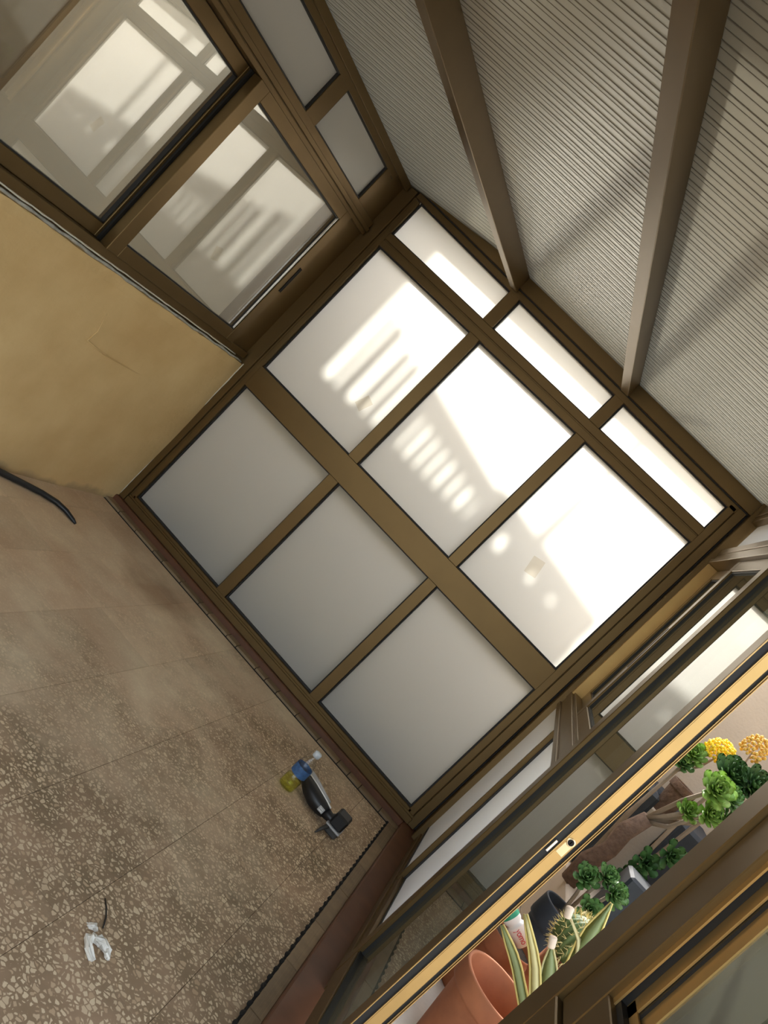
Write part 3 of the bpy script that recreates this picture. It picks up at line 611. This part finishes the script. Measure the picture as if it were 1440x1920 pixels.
# ================================================================== OUTDOORS
GZ = -.14
MB().box(2.2, 9, -16, 7, GZ - .1, GZ).obj('ground', 'ground', kind='structure', label='pale outdoor paving beyond the door')
MB().box(-4, 2.2, -16, -5.2, GZ - .1, GZ).obj('ground_near', 'ground', kind='structure', label='pale paving behind the viewer')
MB().box(-3, 2.2, .05, 7, GZ - .1, GZ).obj('ground_back', 'court', kind='structure', label='paving behind the end wall')
MB().box(3.32, 3.5, -1.2, 5.5, GZ, 2.6).obj('wall_garden', 'gwall', kind='structure', label='pale rendered garden wall behind the plants')
MB().box(2.32, 3.33, 1.35, 1.50, GZ, 1.66).obj('wall_garden_end', 'gwall', kind='structure', label='pale cross wall closing the planting bed')
MB().box(-4, 2.1, 3.4, 3.6, GZ, 3.1).obj('wall_skyblock', 'housewall', kind='structure', label='unseen wall added behind the boundary screen to block low sky')  # unseen wall, added to cut low sky light on the upper panes

# boundary screen behind the frosted end wall: its shadow falls on the panes
DY = 1.00
sxf, szf = SH.x / SH.y, math.tan(SUN_EL) / SH.y     # shift per metre outward
def sh(x, z): return x + sxf * DY, z + szf * DY
bw_x1 = sh(1.985, 0)[0]
bw = struct('wall_boundary', 'low boundary wall with a slatted screen behind the end wall')
MB().box(-.10, bw_x1, DY - .06, DY + .06, GZ, sh(0, 1.06)[1]).obj('wall_base', 'housewall', bw, bevel=.01)
MB().box(bw_x1, 2.36, DY - .06, DY + .06, GZ, 1.64).obj('wall_base', 'housewall', bw, bevel=.01)  # extension added to keep the right lower pane in shade
MB().box(2.24, 2.36, .06, DY - .06, GZ, .85).obj('bounce_block_wall', 'housewall', bw, bevel=.01)  # unseen wall added to block light bounced off the sunlit paving
env = [(.24, 1.56), (.40, 1.50), (.44, 1.46), (.60, 1.44), (.80, 1.385), (1.10, 1.29), (1.25, 1.262), (1.42, 1.268), (1.64, 1.234), (1.86, 1.184), (1.985, 1.12)]
def ez(x):
    for (a, b), (c, d) in zip(env, env[1:]):
        if a <= x <= c: return b + (d - b) * (x - a) / (c - a)
    return env[-1][1]
gaps = [(.31, .335), (.395, .455), (.505, .53), (.575, .61), (.745, .765), (.80, .83), (.87, .895), (.935, .96), (1.0, 1.03), (1.075, 1.10), (1.14, 1.175), (1.215, 1.23), (1.405, 1.45), (1.53, 1.545), (1.62, 1.65), (1.755, 1.79)]
slats = []; c0 = .285
for a, b in gaps: slats.append((c0, a)); c0 = b
slats.append((c0, 1.985))
for a, b in slats:
    x0, _ = sh(a, 0); x1, _ = sh(b, 0)
    za, zb = sh(0, ez(a))[1], sh(0, ez(b))[1]; z0 = sh(0, 1.05)[1]
    MB().hexa([(x0, DY - .012, z0), (x1, DY - .012, z0), (x0, DY + .012, z0), (x1, DY + .012, z0), (x0, DY - .012, za), (x1, DY - .012, zb), (x0, DY + .012, za), (x1, DY + .012, zb)]).obj('slat', 'wood', bw)
for (a, b) in (((.62, 1.33), (1.25, 1.20)), ((1.25, 1.20), (1.985, 1.11))):
    x0, z0 = sh(*a); x1, z1 = sh(*b); t = .11
    MB().hexa([(x0, DY - .02, z0), (x1, DY - .02, z1), (x0, DY + .02, z0), (x1, DY + .02, z1), (x0, DY - .02, z0 + t), (x1, DY - .02, z1 + t * .75), (x0, DY + .02, z0 + t), (x1, DY + .02, z1 + t * .75)]).obj('top_rail', 'wood', bw)
hp = thing('hedge_trough', 'unseen planted trough added to darken the frosted lower panes', 'planter', (1.0, .24, GZ))  # unseen trough, added outside to darken the foot of the lower panes
at(hp, MB().box(.02, 1.98, .09, .36, GZ, .06).obj('trough_box', 'planter', hp, bevel=.01))
def trough_plants():
    rnd = random.Random(11); mb = MB()
    for i in range(150):
        x = rnd.uniform(.05, 1.95); y = rnd.uniform(.12, .34); h = rnd.uniform(.05, .20)
        mb.tube([(x, y, .05), (x + rnd.uniform(-.03, .03), y + rnd.uniform(-.03, .03), .06 + h * .6), (x + rnd.uniform(-.07, .07), y + rnd.uniform(-.04, .03), .06 + h)], [.012, .016, .003], seg=4, flat=.35)
    at(hp, mb.obj('trough_leaves', 'leafB', hp, kind='stuff'))
trough_plants()
px_, pz0 = sh(1.535, 1.10)
pl = thing('metal_pole', 'thin metal pole rising from the boundary screen', 'pole', (px_, DY + .03, pz0))
at(pl, MB().tube([(px_, DY + .03, pz0), (px_, DY + .03, pz0 + 1.4)], .027, seg=10).obj('pole_tube', 'metalpipe', pl, smooth=True))
# unseen pipes added above the roof to cast its shadow bands
for (a, b, lab) in (((.80, -.64), (1.21, -1.99), 'unseen pipe added to cast the shadow band on the middle roof bay'), ((1.42, -.68), (1.56, -2.08), 'unseen pipe added to cast the shadow band on the roof bay nearest the garden')):
    hgt = .42; s_ = hgt / math.tan(SUN_EL)
    A = Vector((a[0] + SH.x * s_, a[1] + SH.y * s_, zr(*a) + hgt)); B = Vector((b[0] + SH.x * s_, b[1] + SH.y * s_, zr(*b) + hgt))
    dv = (B - A); A -= dv * .6; B += dv * .15
    c = thing('shadow_pipe', lab, 'pipe', A)
    at(c, MB().tube([A, B], .03, seg=10).obj('pipe_tube', 'metalpipe', c, smooth=True))

# ------------------------------------------------------------------ pots and plants
def pot(cx, cy, z0, h, r, label, soil=True, group=None, mat='terracotta', soil_d=.04):
    t = thing('plant_pot', label, 'pot', (cx, cy, z0), group)
    R = r
    prof = [(R * .62, 0), (R * .66, .006), (R * .88, h * .74), (R * .89, h * .76), (R * .98, h * .77), (R, h * .80), (R, h * .985), (R * .985, h), (R * .92, h), (R * .905, h * .985), (R * .86, h * .72), (R * .60, .02), (.001, .02)]
    at(t, MB().lathe(prof, c=(cx, cy, z0), seg=48, cap=False).obj('pot_body', mat, t, smooth=True))
    at(t, MB().lathe([(R * .62, 0), (.001, 0)], c=(cx, cy, z0), seg=48, cap=False).obj('pot_base', mat, t))
    if soil: at(t, MB().lathe([(R * .88, h - soil_d), (.001, h - soil_d + .008)], c=(cx, cy, z0), seg=32, cap=False).obj('soil', 'soil', t, smooth=True))
    return t
pot(2.548, -1.11, GZ, .300, .150, 'empty terracotta pot nearest the door opening', soil=False)
pot(2.560, -.66, GZ, .300, .120, 'terracotta pot holding a white yogurt cup', soil=True, soil_d=.03)
pot(2.700, -1.42, GZ, .360, .085, 'terracotta pot of the cork-tipped agave', soil=True)
pot(2.672, -.88, GZ, .44, .070, 'terracotta pot under the barrel cactus', soil=True)

# yogurt cup with red lettering
cu = Vector((2.586, -.728, .197))
cz = Vector((-.95, .04, .27)).normalized(); cx_ = (CAM - cu); cx_ = (cx_ - cz * cx_.dot(cz)).normalized(); cy_ = cz.cross(cx_)
cm = Matrix((cx_, cy_, cz)).transposed().to_4x4()
cup = thing('yogurt_cup', 'white yogurt cup with red lettering lying in a terracotta pot', 'cup', cu)
MB(cm).lathe([(.028, 0), (.032, .003), (.0365, .066), (.0375, .068), (.0375, .071), (.029, .078), (.029, .082), (.034, .092), (.034, .128), (.030, .134), (.001, .135)], seg=36).obj('cup_body', 'white', cup, smooth=True)
MB(cm).lathe([(.0343, .103), (.0343, .122)], seg=36, cap=False).obj('green_print', 'greenprint', cup, smooth=True)
tc = bpy.data.curves.new('lettering', 'FONT'); tc.body = 'yomo'; tc.size = .034; tc.align_x = 'CENTER'; tc.align_y = 'CENTER'; tc.extrude = .0003; tc.space_character = .92
tmp = bpy.data.objects.new('tmp_text', tc); COL.objects.link(tmp); bpy.context.view_layer.update()
tm = bpy.data.meshes.new_from_object(tmp.evaluated_get(bpy.context.evaluated_depsgraph_get())); bpy.data.objects.remove(tmp)
for v in tm.vertices:       # wrap the flat lettering round the cup
    t = .037 - v.co.x * .72; r = .032 + .0045 * t / .063 + .0008 + v.co.z
    a_ = v.co.y / .034
    v.co = cm @ Vector((r * math.cos(a_), r * math.sin(a_), t))
tm.materials.clear(); tm.materials.append(M['redprint']); link('lettering', tm, cup)

# leaves -------------------------------------------------------------
def blade(pts, wid, thick=.004, up=Vector((0, 0, 1))):
    mb = MB(); pts = [Vector(p) for p in pts]; L = []
    for i, p in enumerate(pts):
        t = (pts[min(i + 1, len(pts) - 1)] - pts[max(i - 1, 0)]).normalized()
        s = t.cross(up); s = s.normalized() if s.length > 1e-4 else Vector((1, 0, 0)); n = s.cross(t)
        w = wid[i] / 2
        L.append([mb.bm.verts.new(p + q) for q in (s * w + n * thick, -n * thick * .4, -s * w + n * thick, n * thick * .2 - n * thick * 1.6)])
    for a, b in zip(L, L[1:]):
        for k in range(4): mb.bm.faces.new((a[k], a[(k + 1) % 4], b[(k + 1) % 4], b[k]))
    mb.bm.faces.new(L[0]); mb.bm.faces.new(list(reversed(L[-1])))
    return mb
ab = Vector((2.67, -1.38, GZ + .335))
ag = thing('agave', 'agave with corks pushed on its leaf tips beside the barrel cactus', 'plant', ab)
sideU = Vector((.25, .95, .2))
def ag_leaf(tip, mid, wid, mat, edge=None, up=sideU):
    tip = Vector(tip); mid = Vector(mid)
    P = [ab.lerp(mid, t / 3) if t <= 3 else mid.lerp(tip, (t - 3) / 4) for t in range(8)]
    P = [P[0]] + [P[i] * .6 + (P[i - 1] + P[i + 1]) * .2 for i in range(1, 7)] + [P[7]]
    o = at(ag, blade(P, wid, .005, up).obj('leaf', mat, ag, smooth=True))
    if edge:
        for s in (1, -1):
            Q = []
            for i, p in enumerate(P):
                t = (P[min(i + 1, 7)] - P[max(i - 1, 0)]).normalized(); sd = t.cross(up).normalized()
                Q.append(p + sd * s * wid[i] / 2 + sd.cross(t) * .003)
            at(ag, MB().tube(Q, .0034, seg=5).obj('leaf_margin', edge, o, smooth=True))
W = [.05, .055, .06, .06, .052, .04, .024, .006]
ag_leaf((2.381, -1.30, .440), (2.50, -1.31, .365), [.04, .036, .034, .032, .028, .024, .018, .010], 'straw', 'agave_edge')
ag_leaf((2.372, -1.24, .345), (2.475, -1.27, .308), [.04, .036, .034, .032, .030, .026, .018, .008], 'agave', 'agave_edge')
ag_leaf((2.494, -1.30, .436), (2.545, -1.30, .375), [.05, .05, .05, .05, .044, .034, .02, .006], 'agave', 'straw')
ag_leaf((2.517, -1.30, .655), (2.548, -1.30, .52), [.05, .052, .054, .052, .046, .034, .02, .004], 'agave', 'agave_edge')
ag_leaf((2.470, -1.30, .535), (2.550, -1.30, .50), [.03, .03, .028, .024, .016, .010, .007, .005], 'straw')
ag_leaf((2.70, -1.25, .60), (2.65, -1.30, .45), W, 'agave', 'agave_edge')
ag_leaf((2.76, -1.42, .48), (2.68, -1.38, .42), W, 'agave', 'agave_edge')
for c, d in (((2.488, -1.30, .445), (-.5, 0, .8)), ((2.458, -1.30, .542), (-.45, 0, .85))):
    q = Vector(d).to_track_quat('Z', 'Y').to_matrix().to_4x4(); q.translation = Vector(c)
    ck = thing('cork', 'pale cork stuck on the ' + ('short agave leaf tip by the pots' if c[2] < .5 else 'thin agave leaf tip in front of the cactus'), 'cork', c)
    o = MB(q).lathe([(.001, -.016), (.0095, -.016), (.0115, -.013), (.0125, .014), (.0105, .017), (.001, .017)], seg=16).obj('cork_body', 'cork', ck, smooth=True); at(ck, o)
# barrel cactus
cc = Vector((2.655, -.88, .388)); cr = .086
ca = thing('barrel_cactus', 'round ribbed cactus covered in golden spines behind the agave', 'cactus', (cc.x, cc.y, cc.z - cr))
def cactus():
    mb = MB(); nr, ns = 14, 80
    rings = []
    for j in range(1, nr):
        th = math.pi * j / nr; ring = []
        for i in range(ns):
            ph = 2 * math.pi * i / ns; r = cr * (1 + .055 * math.cos(ph * 20)) * math.sin(th)
            ring.append(mb.bm.verts.new((cc.x + r * math.cos(ph), cc.y + r * math.sin(ph), cc.z + cr * .98 * math.cos(th))))
        rings.append(ring)
    for a, b in zip(rings, rings[1:]):
        for i in range(ns): mb.bm.faces.new((a[i], a[(i + 1) % ns], b[(i + 1) % ns], b[i]))
    mb.bm.faces.new(rings[0]); mb.bm.faces.new(rings[-1])
    b = at(ca, mb.obj('cactus_body', 'cactus', ca, smooth=True))
    rnd = random.Random(2); mb = MB()
    for k in range(20):
        ph = 2 * math.pi * k / 20
        for j in range(2, 12):
            th = math.pi * j / 14; d = Vector((math.sin(th) * math.cos(ph), math.sin(th) * math.sin(ph), math.cos(th)))
            p = cc + d * cr * 1.05
            for q in range(4):
                e = (d + Vector((rnd.uniform(-.8, .8), rnd.uniform(-.8, .8), rnd.uniform(-.6, .8)))).normalized()
                mb.tube([p, p + e * rnd.uniform(.016, .028)], [.0009, .0003], seg=3)
    at(ca, mb.obj('spines', 'spine', ca, kind='stuff'))
cactus()
# rosette plants
def leaf_mesh(L, Wd):
    mb = MB(); V = []
    for t, w, z in ((0, .18, 0), (.3, .42, .02), (.6, .85, .06), (.82, 1.0, .12), (.95, .7, .17), (1.0, .15, .19)):
        V.append([mb.bm.verts.new((t * L, -w * Wd / 2, z * L + .1 * Wd)), mb.bm.verts.new((t * L, 0, z * L - .02 * L)), mb.bm.verts.new((t * L, w * Wd / 2, z * L + .1 * Wd)), mb.bm.verts.new((t * L, 0, z * L - .09 * L * (1 - t * .6)))])
    for a, b in zip(V, V[1:]):
        for k in range(4): mb.bm.faces.new((a[k], a[(k + 1) % 4], b[(k + 1) % 4], b[k]))
    mb.bm.faces.new(V[0]); mb.bm.faces.new(list(reversed(V[-1])))
    return mb
LM = {}
def rosette(parent_stem, root, c, r, face, mat, n=22):
    n = int(n * 1.25); r *= 1.12
    key = (round(r, 3), mat)
    base = Vector(face).normalized().to_track_quat('Z', 'Y')
    for i in range(n):
        f = i / n; a = i * 2.39996; el = math.radians(6 + 66 * (1 - f) ** 1.2); s = .5 + .5 * f ** .6
        if key not in LM:
            o = leaf_mesh(r, r * .52).obj('leaf', mat, parent_stem, smooth=True); LM[key] = o.data
        else: o = link('leaf', LM[key], parent_stem)
        o.rotation_mode = 'QUATERNION'
        o.rotation_quaternion = base @ Quaternion((0, 0, 1), a) @ Quaternion((0, 1, 0), -el)
        o.location = Vector(c) - Vector(root.location) + base @ Vector((0, 0, .012 * (1 - f)))
        o.scale = (s, s, s)
def aeonium(base, label, stems, mat, stem_mat='stem', trunk=None):
    t = thing('aeonium', label, 'succulent', base)
    if trunk: at(t, MB().tube(trunk[0], trunk[1], seg=9).obj('trunk', 'bark', t, smooth=True))
    for pts, r, face, n, sr, mm in stems:
        s = at(t, MB().tube(pts, [sr, sr * .9, sr * .75][:len(pts)] if len(pts) == 3 else [sr, sr * .8], seg=7).obj('stem', stem_mat, t, smooth=True))
        rosette(s, t, pts[-1], r, face, mm or mat, n)
    return t
toc = Vector((-.22, -.9, .45))
# low dark clump on the ledge
lg = thing('planter_ledge', 'masonry ledge carrying the succulents beyond the door', 'ledge', (2.95, .35, GZ))
at(lg, MB().box(2.79, 3.30, -.17, 1.34, GZ, .20).obj('ledge_block', 'gwall', lg, bevel=.01))
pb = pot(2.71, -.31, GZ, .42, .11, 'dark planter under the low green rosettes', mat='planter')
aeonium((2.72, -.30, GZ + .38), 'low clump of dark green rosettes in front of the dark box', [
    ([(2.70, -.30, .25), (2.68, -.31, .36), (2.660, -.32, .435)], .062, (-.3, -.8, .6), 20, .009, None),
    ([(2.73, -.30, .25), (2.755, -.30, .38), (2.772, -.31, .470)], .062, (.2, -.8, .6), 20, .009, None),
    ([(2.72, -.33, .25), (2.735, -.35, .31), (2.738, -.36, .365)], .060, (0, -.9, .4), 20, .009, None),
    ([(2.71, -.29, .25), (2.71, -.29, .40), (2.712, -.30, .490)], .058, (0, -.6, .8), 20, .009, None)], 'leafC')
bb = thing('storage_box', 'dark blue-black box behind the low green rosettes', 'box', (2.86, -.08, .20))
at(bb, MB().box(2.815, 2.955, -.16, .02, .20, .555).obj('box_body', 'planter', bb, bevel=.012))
# tree aeonium
tb = (2.83, .42, .20)
aeonium(tb, 'tall branching aeonium with bright green sunlit rosettes and gnarled trunk', [
    ([(2.815, .40, .70), (2.86, .36, .775), (2.890, .30, .862)], .060, (-.1, -.8, .6), 22, .011, 'leafA'),
    ([(2.83, .41, .68), (2.90, .36, .745), (2.940, .24, .930)], .072, (.1, -.8, .5), 24, .012, 'leafA'),
    ([(2.82, .40, .71), (2.85, .34, .88), (2.876, .20, 1.030)], .088, (-.05, -.85, .5), 26, .012, 'leafA'),
    ([(2.84, .41, .70), (2.93, .36, .86), (2.955, .26, 1.045)], .070, (.2, -.7, .7), 22, .011, 'leafC'),
    ([(2.84, .41, .70), (2.96, .36, .84), (3.010, .26, .975)], .070, (.4, -.7, .6), 22, .011, 'leafC')], 'leafA',
    trunk=([(2.80, .44, .20), (2.79, .43, .34), (2.815, .42, .46), (2.80, .42, .57), (2.825, .40, .70)], [.045, .05, .042, .046, .036]))
# yellow flowering aeoniums
def flowerhead(parent, c, rx, rz, n, mat, seed, sz):
    rnd = random.Random(seed); mb = MB()
    for i in range(n):
        a = i * 2.39996; f = (i + .5) / n; ph = math.acos(1 - 1.5 * f)
        d = Vector((math.sin(ph) * math.cos(a), math.sin(ph) * math.sin(a), math.cos(ph)))
        p = Vector((c[0] + d.x * rx, c[1] + d.y * rx, c[2] + d.z * rz)) + Vector((rnd.uniform(-1, 1), rnd.uniform(-1, 1), rnd.uniform(-1, 1))) * .006
        mm = Matrix.Translation(p) @ Matrix.Rotation(rnd.uniform(0, 3), 4, 'Z') @ Matrix.Scale(rnd.uniform(.8, 1.25) * sz, 4)
        bmesh.ops.create_icosphere(mb.bm, subdivisions=1, radius=1.0, matrix=mm)
    return at(parent, mb.obj('florets', mat, parent, kind='stuff'))
f1 = aeonium((2.83, .66, .20), 'aeonium with a dense domed bright yellow flower head', [
    ([(2.83, .66, .20), (2.80, .64, .70), (2.797, .60, 1.055)], .075, (-.3, -.7, .5), 22, .012, 'leafA'),
    ([(2.83, .66, .20), (2.80, .66, .60), (2.790, .58, .985)], .060, (-.3, -.7, .5), 18, .010, 'leafC')], 'leafA')
at(f1, MB().tube([(2.797, .60, 1.05), (2.805, .61, .95), (2.86, .62, 1.04), (2.878, .62, 1.13)], [.008, .008, .007, .006], seg=7).obj('flower_stalk', 'stem', f1, smooth=True))
flowerhead(f1, (2.876, .62, 1.150), .070, .075, 190, 'flower', 1, .0085)
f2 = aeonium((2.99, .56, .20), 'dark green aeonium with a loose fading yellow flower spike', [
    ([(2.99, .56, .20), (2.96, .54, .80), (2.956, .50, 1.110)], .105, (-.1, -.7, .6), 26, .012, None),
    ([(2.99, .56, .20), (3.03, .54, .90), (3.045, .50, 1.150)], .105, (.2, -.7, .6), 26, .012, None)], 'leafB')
at(f2, MB().tube([(3.0, .56, 1.06), (2.985, .58, 1.17), (2.962, .60, 1.30)], [.007, .006, .004], seg=7).obj('flower_stalk', 'stem', f2, smooth=True))
flowerhead(f2, (2.962, .60, 1.285), .058, .075, 85, 'flower2', 3, .0095)
bp_ = pot(2.965, .95, .70, .20, .075, 'small dark pot half hidden behind the yellow flowers', mat='bark')
st2 = thing('pot_stand', 'masonry pier under the small dark pot', 'pier', (2.965, .95, .20)); at(st2, MB().box(2.89, 3.04, .87, 1.03, .20, .70).obj('pier_block', 'gwall', st2, bevel=.006))
bk = thing('shade_filler', 'dark filler block added as shade behind the foot of the tall aeonium', 'filler block', (3.05, .95, .20)); at(bk, MB().box(2.80, 2.885, .74, 1.30, .20, .78).box(3.045, 3.29, .74, 1.30, .20, .78).box(2.885, 3.045, 1.04, 1.30, .20, .78).obj('filler_body', 'planter', bk, bevel=.02))  # dark block added where only shade falls behind the trunk
# trailing succulent on the ledge face
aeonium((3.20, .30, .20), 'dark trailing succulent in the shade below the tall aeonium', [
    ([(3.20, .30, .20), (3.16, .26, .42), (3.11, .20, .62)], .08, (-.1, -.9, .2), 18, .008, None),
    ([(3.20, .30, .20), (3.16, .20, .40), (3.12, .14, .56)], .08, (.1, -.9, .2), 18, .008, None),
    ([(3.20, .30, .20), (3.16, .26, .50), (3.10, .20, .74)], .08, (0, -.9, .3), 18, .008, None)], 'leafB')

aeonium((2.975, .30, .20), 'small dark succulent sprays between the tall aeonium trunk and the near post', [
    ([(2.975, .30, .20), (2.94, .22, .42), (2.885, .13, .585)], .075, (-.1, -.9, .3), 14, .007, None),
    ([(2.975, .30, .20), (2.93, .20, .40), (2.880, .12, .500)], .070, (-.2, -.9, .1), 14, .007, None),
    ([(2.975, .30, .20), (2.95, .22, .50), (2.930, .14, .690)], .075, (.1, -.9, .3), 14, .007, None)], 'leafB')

# repeats of one kind share a group
for o in list(COL.objects):
    if o.parent is None and 'category' in o:
        for key, grp in (('plant_pot', 'plant pots outside the door'), ('cork', 'corks on the agave tips'), ('aeonium', 'aeoniums in the planting bed'), ('shadow_pipe', 'added pipes casting bands on the roof')):
            if o.name.split('.')[0] == key: o['group'] = grp
